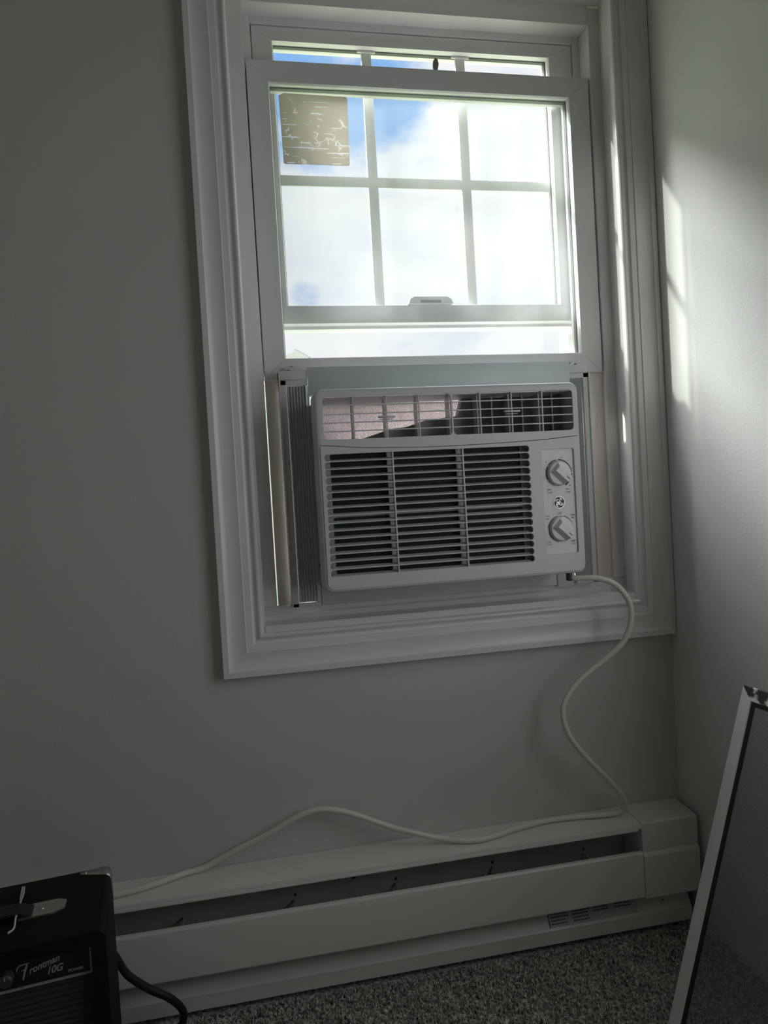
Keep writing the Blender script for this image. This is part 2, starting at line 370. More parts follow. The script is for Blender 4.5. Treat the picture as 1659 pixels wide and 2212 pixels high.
casing('trim_1', 'left'); casing('trim_2', 'right'); casing('trim_3', 'bottom'); casing('trim_4', 'top')

# ------------------------------------------------------------------ the window
win = struct(empty('window_1', (0.38, 0.02, 0.545)))
JL, JR, JB, JT = .067, .697, .545, 1.557
V_ = M['vinyl']
for nm, bx_ in (('jamb', ((WX0 + .001, JL), (-.0, .042), (WZ0 + .001, WZ1 - .001))), ('jamb', ((JR, WX1 - .001), (-.0, .042), (WZ0 + .001, WZ1 - .001))),
                ('jamb', ((JL, JR), (-.0, .042), (JT, WZ1 - .001))), ('jamb', ((JL, JR), (-.002, .042), (WZ0 + .001, JB)))):
    box(nm, M['trim'], win, *bx_)
FL, FR, FT = .0885, .6765, 1.5235        # inner edges of the front part of the vinyl frame
TL, TR, TT = .1018, .6640, 1.5125        # upper sash track
SB = .568                                 # sill
fr_l = boxes('frame_side', V_, win, [((JL - .012, FL), (.042, .078), (SB, FT + .03)), ((JL - .012, TL), (.078, .10), (.94, FT + .03)), ((JL - .012, TL + .016), (.118, .158), (.94, FT + .03)), ((JL - .012, .0845), (.078, .158), (SB, .94))], bev=.0012)
fr_r = boxes('frame_side', V_, win, [((FR, JR + .012), (.042, .078), (SB, FT + .03)), ((TR, JR + .012), (.078, .10), (SB, FT + .03)), ((TR - .016, JR + .012), (.118, .158), (SB, FT + .03))], bev=.0012)
boxes('frame_head', V_, win, [((FL, FR), (.042, .078), (FT, JT + .012)), ((TL, TR), (.078, .112), (TT, JT + .012))], bev=.0012)
prism('frame_sill', V_, win, [(.042, WZ0 + .002), (.042, .553), (.046, .556), (.046, SB - .002), (.048, SB), (.10, SB - .006), (.175, SB - .022), (.175, WZ0 + .002)], 0, JL - .012, JR + .012)
# track fillers either side of the air conditioner, below the raised sash
for a, b in ((.0903, .119), (.6375, .6768)):
    bm = bmesh.new(); bm_box(bm, (a, b), (.050, .0565), (SB - .004, .9279), .0012); from_bm('track_filler', bm, M['vinyl_reflect'], win, .6)
box('dark_gap', M['gap'], win, (FL - .001, FL + .0012), (.062, .066), (.93, 1.43))  # black strips put in for the shaded gap between sash and frame
box('dark_gap', M['gap'], win, (FR - .0012, FR + .001), (.062, .066), (.93, 1.43))

def sash(name, x, z, y, gx, gz, glassm):
    """a sash: the glazing channel with mitred stiles and rails, spacer and two panes as sub-parts"""
    x0, x1 = x; z0, z1 = z; y0, y1 = y; a0, a1 = gx; b0, b1 = gz
    ym = (y0 + y1) / 2
    s = boxes(name, V_, win, [((x0 + .006, a0 - .002), (y0 + .008, y1 - .002), (z0 + .006, z1 - .006)), ((a1 + .002, x1 - .006), (y0 + .008, y1 - .002), (z0 + .006, z1 - .006)),
                              ((a0 - .002, a1 + .002), (y0 + .008, y1 - .002), (z0 + .006, b0 - .002)), ((a0 - .002, a1 + .002), (y0 + .008, y1 - .002), (b1 + .002, z1 - .006))])
    # members: profile across the member (t from outer 0 to inner 1) with a small bead
    def member(nm, corner_out, corner_in, hor):
        (ox0, oz0), (ox1, oz1) = corner_out; (ix0, iz0), (ix1, iz1) = corner_in
        P = [(0, y1), (0, y0 + .0015), (.03, y0), (.955, y0), (1.0, y0 + .0035), (1.0, y0 + .009), (.975, y0 + .010), (.975, y1 - .008), (1.0, y1 - .007), (1.0, y1)]
        Vv = []
        g = .00022
        for t, yy in P:
            A = Vector((ox0 + (ix0 - ox0) * t, yy, oz0 + (iz0 - oz0) * t)); B = Vector((ox1 + (ix1 - ox1) * t, yy, oz1 + (iz1 - oz1) * t))
            d = (B - A).normalized() * g; Vv += [A + d, B - d]
        n = len(P); F = [(2 * i, 2 * i + 1, 2 * ((i + 1) % n) + 1, 2 * ((i + 1) % n)) for i in range(n)] + [tuple(2 * i for i in range(n)), tuple(2 * i + 1 for i in range(n))]
        return pyd(nm, Vv, F, V_, s, .4)
    member('stile', ((x0, z0), (x0, z1)), ((a0, b0), (a0, b1)), False)
    member('stile', ((x1, z0), (x1, z1)), ((a1, b0), (a1, b1)), False)
    member('rail', ((x0, z1), (x1, z1)), ((a0, b1), (a1, b1)), True)
    member('rail', ((x0, z0), (x1, z0)), ((a0, b0), (a1, b0)), True)
    k = .0012
    boxes('spacer', M['seal'], s, [((a0 - .003, a0 + k), (y0 + .0125, y0 + .0195), (b0, b1)), ((a1 - k, a1 + .003), (y0 + .0125, y0 + .0195), (b0, b1)), ((a0, a1), (y0 + .0125, y0 + .0195), (b0 - .003, b0 + k)), ((a0, a1), (y0 + .0125, y0 + .0195), (b1 - k, b1 + .003))])
    pyd('pane', [(a0 - .002, y0 + .011, b0 - .002), (a1 + .002, y0 + .011, b0 - .002), (a1 + .002, y0 + .011, b1 + .002), (a0 - .002, y0 + .011, b1 + .002)], [(0, 1, 2, 3)], glassm, s)
    pyd('pane', [(a0 - .002, y0 + .0215, b0 - .002), (a1 + .002, y0 + .0215, b0 - .002), (a1 + .002, y0 + .0215, b1 + .002), (a0 - .002, y0 + .0215, b1 + .002)], [(0, 1, 2, 3)], M['glass'], s)
    return s
LS = dict(x=(.0905, .6742), z=(.9280, 1.4355), y=(.045, .0755), gx=(.1255, .6350), gz=(.9635, 1.3990))
ls = sash('lower_sash', LS['x'], LS['z'], LS['y'], LS['gx'], LS['gz'], M['glass_dusty'])
US = dict(x=(.1030, .6628), z=(1.0300, 1.5110), y=(.080, .1115), gx=(.1372, .6170), gz=(1.0568, 1.4870))
us = sash('upper_sash', US['x'], US['z'], US['y'], US['gx'], US['gz'], M['glass'])
# muntins between the panes of the upper sash
for cx in (.2945, .4600):
    box('muntin', V_, us, (cx - .0086, cx + .0086), (.0928, .0978), (1.056, 1.4875), .001)
    box('muntin_clip', V_, us, (cx - .0155, cx + .0155), (.0905, .0925), (1.4835, 1.4865))
box('muntin', V_, us, (.1365, .6175), (.0932, .0974), (1.2585, 1.2760), .001)
# bevelled bead under the top rail of the upper sash, bottom lip of the rail, sash lock
prism('glazing_bead', V_, us, [(.1385, 1.4868), (.1385, 1.4895), (.1520, 1.4895), (.1640, 1.4965), (.5900, 1.4965), (.6010, 1.4895), (.6155, 1.4895), (.6155, 1.4868)], 1, .0785, .0802)
prism('rail_lip', V_, us, [(.0800, 1.0305), (.0800, 1.0265), (.0930, 1.0245), (.0930, 1.0195), (.1120, 1.0175), (.1120, 1.0305)], 0, .1030, .6628)
kp = prism('lock_keeper', M['latch'], us, [(.3395, 1.0560), (.3425, 1.0635), (.3490, 1.0672), (.4075, 1.0672), (.4140, 1.0635), (.4170, 1.0560)], 1, .0690, .0840)
box('keeper_slot', M['dark'], us, (.3600, .3960), (.0686, .0700), (1.0572, 1.0615))
# tilt latch standing up from the top rail of the lower sash
prism('tilt_latch', M['nickel'], ls, [(.4005, 1.4350), (.3985, 1.4425), (.3995, 1.4530), (.4035, 1.4590), (.4075, 1.4570), (.4090, 1.4490), (.4070, 1.4400), (.4055, 1.4350)], 1, .052, .055)
box('weep_hole', M['gap'], ls, (.1318, .1330), (.0440, .0455), (.9490, .9500)); box('weep_hole', M['gap'], ls, (.1342, .1354), (.0440, .0455), (.9492, .9502))

# the peeling square sticker on the raised sash
st = prism('window_sticker', M['sticker'], None, [(.1420, 1.2785), (.1440, 1.2768), (.2470, 1.2768), (.2492, 1.2790), (.2512, 1.3850), (.2490, 1.3880), (.1480, 1.3895), (.1400, 1.3850)], 1, .0548, .0556)
tag(st, 'square beige sticker with cracks, stuck on the upper left of the window glass', 'sticker')

# ================================================================== outdoors
g = struct(box('ground', M['grass'], None, (-120, 160), (0.6, 200), (-3.3, -3.2)))
hs = empty('neighbour_house', (1.82, 26.0, -3.2))
HX, HZ, HY0, HY1 = 1.87, 5.10, 20.9, 31.0
ev = 4.4; sl = .60
prism('gable_wall', M['siding'], hs, [(HX - ev, -3.2), (HX + ev, -3.2), (HX + ev, HZ - ev * sl), (HX, HZ), (HX - ev, HZ - ev * sl)], 1, HY0 + .3, HY1)
for s_ in (-1, 1):
    prism('roof_slope', M['roof'], hs, [(HX, HZ + .02), (HX + s_ * (ev + .4), HZ + .02 - (ev + .4) * sl), (HX + s_ * (ev + .4), HZ + .20 - (ev + .4) * sl), (HX, HZ + .20)], 1, HY0, HY1 + .3)
    prism('fascia', M['vinyl'], hs, [(HX, HZ - .10), (HX + s_ * (ev + .4), HZ - .10 - (ev + .4) * sl), (HX + s_ * (ev + .4), HZ + .16 - (ev + .4) * sl), (HX, HZ + .16)], 1, HY0 - .04, HY0 - .002)
tag(hs, 'pale gabled house whose peak shows at the lower left of the window glass', 'house')

# ================================================================== air conditioner
AX0, AX1, AZ0, AZ1, AY = .1548, .5662, .5970, .8945, -.0740
ac = empty('air_conditioner', (.36, .05, .568))
tag(ac, 'white window air conditioner with two dials, fitted under the raised sash', 'air conditioner')
P_ = M['plastic']
boxes('chassis', M['accordion'], ac, [((.1585, .1600), (-.045, .36), (.5985, .884)), ((.5610, .5625), (-.045, .36), (.5985, .884)), ((.1585, .5625), (-.045, .36), (.5985, .6000)), ((.1585, .5625), (-.045, .05), (.8830, .8845)), ((.1600, .5610), (.355, .36), (.600, .80))])
box('base_pan', M['accordion'], ac, (.1590, .5620), (.0300, .3600), (.5650, .5983), .0015)
# bezel skirt: rounded rectangle swept back from the face
def skirt():
    loops = [(-.0732, .0050), (-.0738, .0038), (-.0730, .0014), (-.0705, .0), (-.040, -.0012), (-.030, -.0012), (-.030, .004)]
    V = []; F = []; n = None
    for yy, ins in loops:
        lp = rrect(AX0 + ins, AX1 - ins, AZ0 + ins, AZ1 - ins, .013 - max(ins, 0) * .6, 6); n = len(lp)
        V += [(p[0], yy, p[1]) for p in lp]
    for j in range(len(loops) - 1):
        for i in range(n): F.append((j * n + i, j * n + (i + 1) % n, (j + 1) * n + (i + 1) % n, (j + 1) * n + i))
    return pyd('bezel_skirt', V, F, P_, ac, .7)
skirt()
# parting line between the outlet part of the face and the grille panel
def part_z(x):
    xs = [.15, .1557, .2194, .3068, .36, .4238, .5036, .567, .575]; zs = [.8138, .8132, .8070, .8038, .8036, .8045, .8068, .8114, .8120]
    return float(np.interp(x, xs, zs))
line = [(x, part_z(x)) for x in np.linspace(AX0 + .0045, AX1 - .0045, 25)]
fullp = rrect(AX0 + .0040, AX1 - .0040, AZ0 + .0040, AZ1 - .0040, .0105, 6)
def above(lo): return [p for p in lo if p[1] > .83]
def below(lo): return [p for p in lo if p[1] < .78]
up = above(fullp)      # ordered right-top then left-top
dn = below(fullp)      # left-bottom then right-bottom
topface = up + [(x, z + .0004) for x, z in line]
botface = dn + [(x, z - .0004) for x, z in reversed(line)]
OT = [(.1660, .3597), (.3625, .5562)]
tb = plate('outlet_bezel', P_, ac, [topface] + [rrect(a, b, .8204, .8826, .006, 5) for a, b in OT], AY, AY + .0045, .0006)
NS = 16; ZS0, PIT, SH = .7939, .01128, .0101
slots = []
for i in range(NS):
    zc = ZS0 - PIT * i
    slots.append((zc - SH / 2, zc + SH / 2))
SX0, SX1 = .1640, .4805
PX0, PX1, PZ0, PZ1 = .5008, .5540, .6290, .7920
gp = plate('intake_grille', P_, ac, [botface] + [rrect(SX0, SX1, a, b, SH / 2 - .0001, 6) for a, b in slots] + [rrect(PX0, PX1, PZ0, PZ1, .004, 4)], AY - .0008, AY + .0042, .0004)
# slanting louvres, one in every slot
a, b = slots[0]
lv = prism('louver', P_, gp, [(AY + .0002, a + .0004), (AY + .0002, a - .0002), (AY + .0110, a + .0020), (AY + .0110, a + .0030)], 0, SX0 + .0035, SX1 - .0035)
for i in range(1, NS): dup(lv, (0, 0, -PIT * i))
for cx in (.2660, .3742):
    box('grille_rib', P_, gp, (cx - .0011, cx + .0011), (AY - .0010, AY + .008), (slots[-1][0], slots[0][1]), .0003)
# filter frame behind the grille: three columns, two rows
cols = [(.1745, .2600), (.2690, .3680), (.3770, .4720)]
ff = plate('filter_frame', M['plastic_in'], ac, [rrect(.158, .488, .612, .806, .003, 3)] + [rrect(p, q, r_, s_, .004, 4) for p, q in cols for r_, s_ in ((.6215, .7060), (.7110, .8010))], -.0580, -.0565)
box('filter', M['filter'], ac, (.160, .486), (-.0560, -.0545), (.612, .806))
for zz in (.640, .668, .696, .724, .752, .780): box('filter_rib', M['dark'], ac, (.1605, .4855), (-.0572, -.0560), (zz - .0006, zz + .0006))
box('coil_box', M['dark'], ac, (.1605, .5605), (-.0540, .10), (.6010, .8130))
# outlet: ribs, deflector vanes, foam duct
for a, b in OT:
    for zz, in ((.8700,), (.8573,), (.8447,), (.8322,)):
        box('outlet_rib', P_, tb, (a - .001, b + .001), (AY + .0012, AY + .0045), (zz - .0008, zz + .0008))
for cx in (.2111, .2610, .3104, .4061, .4566, .5064):
    box('outlet_rib', P_, tb, (cx - .0008, cx + .0008), (AY + .0006, AY + .0048), (.8195, .8835))
for cx in (.2111, .2610, .3104, .3610, .4061, .4566, .5064):
    prism('deflector_vane', M['plastic_in'], ac, [(cx - .0008, -.0600), (cx + .0008, -.0600), (cx + .0035, -.0300), (cx + .0020, -.0300)], 2, .8165, .8805)
for cx, zz in ((.2610, .8512), (.4566, .8525)):
    boxes('vane_tab', P_, ac, [((cx - .0125, cx + .0125), (AY - .0022, AY + .006), (zz - .0012, zz + .0012)), ((cx - .010, cx + .010), (AY + .0005, AY + .006), (zz - .0040, zz - .0028))], bev=.0005)
boxes('duct', M['plastic_in'], ac, [((.1602, .5608), (-.0690, .10), (.8135, .8165)), ((.1602, .5608), (-.0690, .045), (.8812, .8826)), ((.1602, .1640), (-.0690, .03), (.8165, .8812)), ((.5570, .5608), (-.0690, .03), (.8165, .8812))])
prism('foam_duct', M['foam'], ac, [(.1640, .012), (.4300, -.006), (.4300, .000), (.1640, .018)], 2, .8165, .8790)
prism('fan_scroll', M['scroll'], ac, [(.214, .8165), (.236, .8255), (.262, .8330), (.280, .8375), (.300, .8390), (.330, .8480), (.384, .8530), (.392, .8800), (.557, .8800), (.557, .8165)], 1, -.030, -.012)
for cx in (.430, .480, .530):
    prism('scroll_guide', M['scroll'], ac, [(cx, -.055), (cx + .0015, -.055), (cx + .012, -.030), (cx + .009, -.030)], 2, .8165, .880)

# control plate, print, emblem, dials
PY = AY + .0022
cp = box('control_plate', M['panel'], ac, (PX0 - .001, PX1 + .001), (PY, PY + .003), (PZ0 - .001, PZ1 + .001))
K1, K2, LG = (.5280, .7541), (.5271, .6676), (.5262, .7088)
T = [('1', 0.5085, 0.7349), ('2', 0.5038, 0.7475), ('3', 0.5038, 0.7608), ('4', 0.5081, 0.7720), ('5', 0.5191, 0.7786), ('6', 0.5347, 0.7784), ('7', 0.5451, 0.7727), ('8', 0.5513, 0.7603), ('9', 0.5513, 0.7468), ('10', 0.5455, 0.7341),
     ('Min', 0.5120, 0.7290), ('Cool', 0.5123, 0.7247), ('Max', 0.5420, 0.7288), ('Cool', 0.5420, 0.7245), ('OFF', 0.5265, 0.6912), ('Low', 0.5060, 0.6884), ('Fan', 0.5060, 0.6842), ('High', 0.5482, 0.6881), ('Fan', 0.5479, 0.6838),
     ('Low', 0.5062, 0.6481), ('Cool', 0.5066, 0.6438), ('High', 0.5468, 0.6478), ('Cool', 0.5469, 0.6435)]
items = []
for s_, x, z in T:
    items.append((text_mesh(s_, .0042 if not s_.isdigit() else .0038), Matrix.Translation((x, PY - .00025, z)) @ RX))
def put(me, cx, cz): items.append((me, Matrix.Translation((cx, PY - .00025, cz)) @ RX))
segs = [(-112, -128, .0007), (-132, -148, .0009), (-152, -184, .0011), (-188, -214, .0013), (-218, -262, .0015), (-270, -358, .0017), (-3, -62, .0024)]
for a0, a1, wd in segs: put(arc_mesh(.0203, .0203 + wd, a0, a1), *K1)
for a0, a1 in ((105, 172), (8, 72), (-165, -102), (-72, -15)): put(arc_mesh(.0202, .0210, a0, a1), *K2)
join_meshes('dial_print', items, M['ink'], cp)['kind'] = 'stuff'
em = lathe('emblem', M['ink'], cp, [(.0090, 0), (.0090, .0008), (.0, .0008)], (LG[0], PY, LG[1]), n=36)
items = []
def eput(me): items.append((me, Matrix.Translation((LG[0], PY - .00105, LG[1])) @ RX))
eput(arc_mesh(.0086, .0093, 0, 360, 48))
def ribbon(P, wdt, scale=.0087):
    P = catmull([(p[0], p[1], 0) for p in P], 6); V = []; F = []; wdt = wdt
    for i, p in enumerate(P):
        d = (P[min(i + 1, len(P) - 1)] - P[max(i - 1, 0)]).normalized(); nrm = Vector((-d.y, d.x, 0))
        k = wdt * (0.55 + .45 * math.sin(math.pi * i / (len(P) - 1)))
        V += [p + nrm * k, p - nrm * k]
    for i in range(len(P) - 1): F.append((2 * i, 2 * i + 1, 2 * i + 3, 2 * i + 2))
    me = bpy.data.meshes.new('stroke'); me.from_pydata([tuple(v * scale) for v in V], [], F); return me
eput(ribbon([(-.06, .40), (-.20, .54), (-.38, .46), (-.44, .22), (-.34, .02), (-.16, .06), (-.06, .26), (-.03, .52), (-.07, .10), (-.16, -.28), (-.34, -.48), (-.52, -.38), (-.46, -.18), (-.22, -.08), (.02, .02), (.14, .10)], .055))
eput(ribbon([(.46, .34), (.38, .54), (.20, .54), (.10, .36), (.16, .18), (.34, .14), (.16, .10), (.04, -.14), (.10, -.42), (.32, -.52), (.50, -.36), (.48, -.14), (.30, -.10), (.22, -.26)], .055))
for q in range(4):
    a = math.radians(50 + 90 * q); ca, sa = math.cos(a), math.sin(a)
    pts = [(.66, -.16), (.74, -.06), (.80, .10), (.76, .30), (.64, .44)]
    eput(ribbon([(x * ca - y * sa, x * sa + y * ca) for x, y in pts], .038))
join_meshes('emblem_script', items, M['chrome'], cp)['kind'] = 'stuff'
def dial(cx, cz):
    kb = lathe('dial', M['knob'], ac, [(.0190, 0), (.0190, .0016), (.0182, .0020), (.0180, .0062), (.0172, .0072), (0, .0074)], (cx, PY, cz), n=48)
    # grip ridge running from upper left to lower right
    ang = math.radians(-43); ux, uz = math.cos(ang), math.sin(ang); vx, vz = -uz, ux
    V = []
    for s0, half, h in ((0, .0105, .0062), (1, .0046, .0165)):
        L0, L1 = (-.0140, .0150) if s0 == 0 else (-.0105, .0165)
        for l_, t_ in ((L0, -half), (L1, -half), (L1, half), (L0, half)): V.append((cx + ux * l_ + vx * t_, PY - h, cz + uz * l_ + vz * t_))
    pyd('grip', V, [(0, 1, 2, 3), (4, 5, 6, 7), (0, 1, 5, 4), (1, 2, 6, 5), (2, 3, 7, 6), (3, 0, 4, 7)], M['knob'], kb)
    V = []
    for l_, t_ in ((.0085, -.0006), (.0150, -.0006), (.0150, .0006), (.0085, .0006)):
        for h in (.0164, .0168): V.append((cx + ux * l_ + vx * t_, PY - h, cz + uz * l_ + vz * t_))
    pyd('pointer_mark', V, [(0, 2, 4, 6), (1, 3, 5, 7), (0, 1, 3, 2), (2, 3, 5, 4), (4, 5, 7, 6), (6, 7, 1, 0)], M['ink'], kb)
    lathe('dial_gap', M['ink'], kb, [(.0196, 0), (.0196, .0004), (0, .0004)], (cx, PY - .0001, cz), n=40)
dial(*K1); dial(*K2)

# accordion side panels in their frames, with screw ears, and the top rail
def side_panel(x_out, x_in, sgn):
    z0, z1 = .5660, .9385; lo, hi = min(x_out, x_in), max(x_out, x_in)
    fw = .0115
    sp = boxes('side_panel', M['accordion'], ac, [(tuple(sorted((x_out, x_out + sgn * fw))), (.022, .044), (z0, z1)), ((lo, hi), (.022, .044), (.9160, .9245)), ((lo, hi), (.0200, .044), (.9245, z1)), ((lo, hi), (.022, .044), (z0, z0 + .006)), (tuple(sorted((x_out, x_out + sgn * .0025))), (.0195, .022), (z0, z1))], bev=.0008)
    # pleats
    n = 7; xa, xb = x_out + sgn * (fw + .0006), x_in - sgn * .001; V = []; F = []
    for i in range(2 * n + 1):
        x = xa + (xb - xa) * i / (2 * n); yy = .0245 if i % 2 else .0300; V += [(x, yy, z0 + .0065), (x, yy, .9158)]
    for i in range(2 * n): F.append((2 * i, 2 * i + 1, 2 * i + 3, 2 * i + 2))
    pyd('pleats', V, F, M['accordion'], sp)
    ex = x_out + sgn * .0165
    ear = [(ex + .0085 * math.cos(math.radians(a)), .9400 + .0085 * math.sin(math.radians(a))) for a in range(-20, 201, 20)]
    hole = [(ex + .0026 * math.cos(math.radians(a)), .9400 + .0026 * math.sin(math.radians(a))) for a in range(0, 360, 30)]
    plate('screw_ear', M['accordion'], sp, [ear, hole], .0385, .0425, .0005)
    lathe('screw_boss', M['accordion'], sp, [(.0058, 0), (.0056, .0014), (.0040, .0014), (.0038, 0)], (ex, .0386, .9400), n=24)
    lathe('screw_hole', M['dark'], sp, [(.0028, 0), (.0028, .0005), (0, .0005)], (ex, .0395, .9400), n=16)
    return sp
side_panel(.1106, .1560, 1); side_panel(.6360, .5950, -1)
for q_ in ((.5640, .5950), (.1500, .1582)): box('inner_rail', M['accordion'], ac, q_, (.030, .044), (.5620, .9160), .0006)
boxes('top_rail', M['steel'], ac, [((.1560, .5985), (.0180, .0198), (.8990, .9435)), ((.1560, .5985), (.0198, .0440), (.8990, .9008))], bev=.0005)
# dark pieces standing for an oval hole and a slit in the left flank
lathe('flank_hole', M['dark'], ac, [(.0035, 0), (.0035, .0008), (0, .0008)], (.1575, -.010, .6330), n=16)
box('flank_slot', M['dark'], ac, (.1574, .1584), (-.012, -.008), (.608, .618))
# power cord
cord_pts = [(.546, -.0500, .5895), (0.5569, -0.055, 0.5861), (0.586, -0.068, 0.5851), (0.6117, -0.078, 0.5739), (0.6303, -0.082, 0.5472), (0.6338, -0.08, 0.5158), (0.622, -0.075, 0.4829), (0.5966, -0.068, 0.4581), (0.5585, -0.062, 0.431), (0.5311, -0.06, 0.4039), (0.5201, -0.06, 0.3756), (0.529, -0.06, 0.3375), (0.5595, -0.058, 0.2959), (0.5966, -0.052, 0.2551), (0.6188, -0.046, 0.2270),
            (0.6294, -0.040, 0.2077), (0.6280, -0.034, 0.1945), (0.6173, -0.030, 0.1888), (0.5934, -0.028, 0.1880), (0.5548, -0.0231, 0.1885), (0.4996, -0.0200, 0.1885), (0.4391, -0.0303, 0.1880), (0.3952, -0.043, 0.1873), (0.3609, -0.0441, 0.1875), (0.318, -0.0360, 0.1935), (0.271, -0.035, 0.2095), (0.2359, -0.03, 0.2219), (0.1937, -0.028, 0.2423), (0.1658, -0.026, 0.2533), (0.1378, -0.024, 0.26), (0.1152, -0.022, 0.2581), (0.0879, -0.02, 0.2482), (0.0449, -0.016, 0.2284), (-0.0047, -0.012, 0.2084),
            (-0.0475, -0.0090, 0.190), (-0.0737, -0.0148, 0.1895), (-0.1055, -0.0279, 0.1885), (-0.1367, -0.0378, 0.188), (-0.1676, -0.0435, 0.1875), (-.215, -.046, .187), (-.28, -.040, .187)]
cord = tube('power_cord', M['cord'], ac, catmull(cord_pts, 7), .0045, poly=True)
cord['label'] = 'cream power cord looping down onto the heater'
box('cord_outlet', M['dark'], ac, (.5440, .5500), (-.0560, -.044), (.5825, .5962), .001)

# ================================================================== baseboard heater
hb = empty('baseboard_heater', (.12, -.03, 0))
tag(hb, 'long cream metal baseboard heater running along the wall under the window', 'heater')
HL, HR, HC = -.60, .7432, .6440           # left end, right end, start of the end cap
box('back_plate', M['heater_in'], hb, (HL, HR - .002), (-.0045, -.0012), (.004, .180))
prism('top_cover', M['heater'], hb, [(-.0012, .1820), (-.0012, .1846), (-.0560, .1812), (-.0605, .1796), (-.0618, .1772), (-.0618, .1728), (-.0600, .1726), (-.0598, .1765), (-.0550, .1786)], 0, HL, HC, .5)
prism('damper_lip', M['heater'], hb, [(-.0590, .1755), (-.0625, .1738), (-.0632, .1705), (-.0620, .1690), (-.0600, .1700)], 0, HL, HC - .006, .5)
prism('front_panel', M['heater'], hb, [(-.0560, .1345), (-.0590, .1362), (-.0630, .1352), (-.0650, .1325), (-.0655, .1285), (-.0660, .0640), (-.0645, .0615), (-.0560, .0610), (-.0560, .0630), (-.0630, .0640), (-.0630, .1290), (-.0600, .1330)], 0, HL, HC - .0008, .5)
prism('toe_plate', M['heater'], hb, [(-.0260, .0600), (-.0440, .0250), (-.0468, .0225), (-.0470, .0010), (-.0440, .0010), (-.0440, .0215), (-.0230, .0600)], 0, HL, HR - .006, .5)
prism('end_cap', M['heater'], hb, [(-.0014, .060), (-.0014, .1858), (-.0600, .1824), (-.0632, .1800), (-.0636, .1770), (-.0632, .1345), (-.0675, .1290), (-.0675, .0610), (-.0640, .0590)], 0, HC, HR, .35)
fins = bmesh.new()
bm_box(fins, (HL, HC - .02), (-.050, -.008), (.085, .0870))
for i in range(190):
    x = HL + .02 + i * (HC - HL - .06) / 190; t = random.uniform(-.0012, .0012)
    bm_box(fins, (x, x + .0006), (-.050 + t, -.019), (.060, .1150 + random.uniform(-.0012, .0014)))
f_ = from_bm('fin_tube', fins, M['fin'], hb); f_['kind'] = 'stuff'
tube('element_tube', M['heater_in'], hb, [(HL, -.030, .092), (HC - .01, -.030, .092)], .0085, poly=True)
for x, z, r_ in ((.1793, .1392, .0042), (.1560, .1385, .0012), (.2060, .1405, .0012), (.2467, .1248, .0026), (.4086, .1264, .0026), (.4749, .1407, .0016), (.3142, .1388, .0014), (.0867, .1251, .0022), (.5692, .1241, .0016), (.2462, .1180, .0014), (.4081, .1185, .0014)):
    lathe('plate_hole', M['dark'], hb, [(r_, 0), (r_, .0008), (0, .0008)], (x, -.0044, z), n=16)
for x in (.0867, .2462, .4081, .5692, -.08):
    box('fin_bracket', M['heater_in'], hb, (x - .0016, x + .0016), (-.040, -.0046), (.1165, .1190))
lathe('toe_screw', M['dark'], hb, [(.0040, 0), (.0036, .0012), (0, .0014)], (.6900, -.0375, .0330), n=16)
# rating label on the slanting toe plate
tdir = Vector((0, -.0180, -.0350)).normalized()     # down the slope
nrm = Vector((0, -.0350, .0180)).normalized()
base = Vector((0, -.0268, .0588))
def toe(x, s_, lift): return base + Vector((x, 0, 0)) + tdir * s_ + nrm * lift
lab = pyd('rating_label', [toe(.4860, .001, .0004), toe(.6420, .001, .0004), toe(.6420, .0375, .0004), toe(.4860, .0375, .0004)], [(0, 1, 2, 3)], mat('label_paper', (0.52, 0.51, 0.49), .5), hb)
items = []
Bm = Matrix(((1, 0, 0), (0, -tdir.y, nrm.y), (0, -tdir.z, nrm.z))).to_4x4()
pyd('label_edge', [toe(.4860, .001, .0007), toe(.4875, .001, .0007), toe(.4875, .0375, .0007), toe(.4860, .0375, .0007)], [(0, 1, 2, 3)], M['ink'], lab)
rows = ['SERIES BASEBOARD HEATER', 'WARNING RISK OF FIRE DO NOT', 'USE AS A STORAGE AREA KEEP', 'ELECTRICAL CORDS AND', 'FURNISHINGS AWAY FROM']
for c_ in range(4):
    for k in range(7 if c_ < 2 else 5):
        wl = .030 - .006 * ((k * 7 + c_ * 3) % 4) / 3
        x0 = .4905 + c_ * .0375; n_ = 0; x = x0
        while x < x0 + wl:
            ww = random.uniform(.0015, .0045); hh_ = .0019
            V = [toe(x, .004 + k * .0046, .0008), toe(x + ww, .004 + k * .0046, .0008), toe(x + ww, .004 + k * .0046 + hh_, .0008), toe(x, .004 + k * .0046 + hh_, .0008)]
            me = bpy.data.meshes.new('t'); me.from_pydata([tuple(v) for v in V], [], [(0, 1, 2, 3)]); items.append((me, Matrix())); x += ww + .0009
join_meshes('label_print', items, M['ink'], lab)['kind'] = 'stuff'

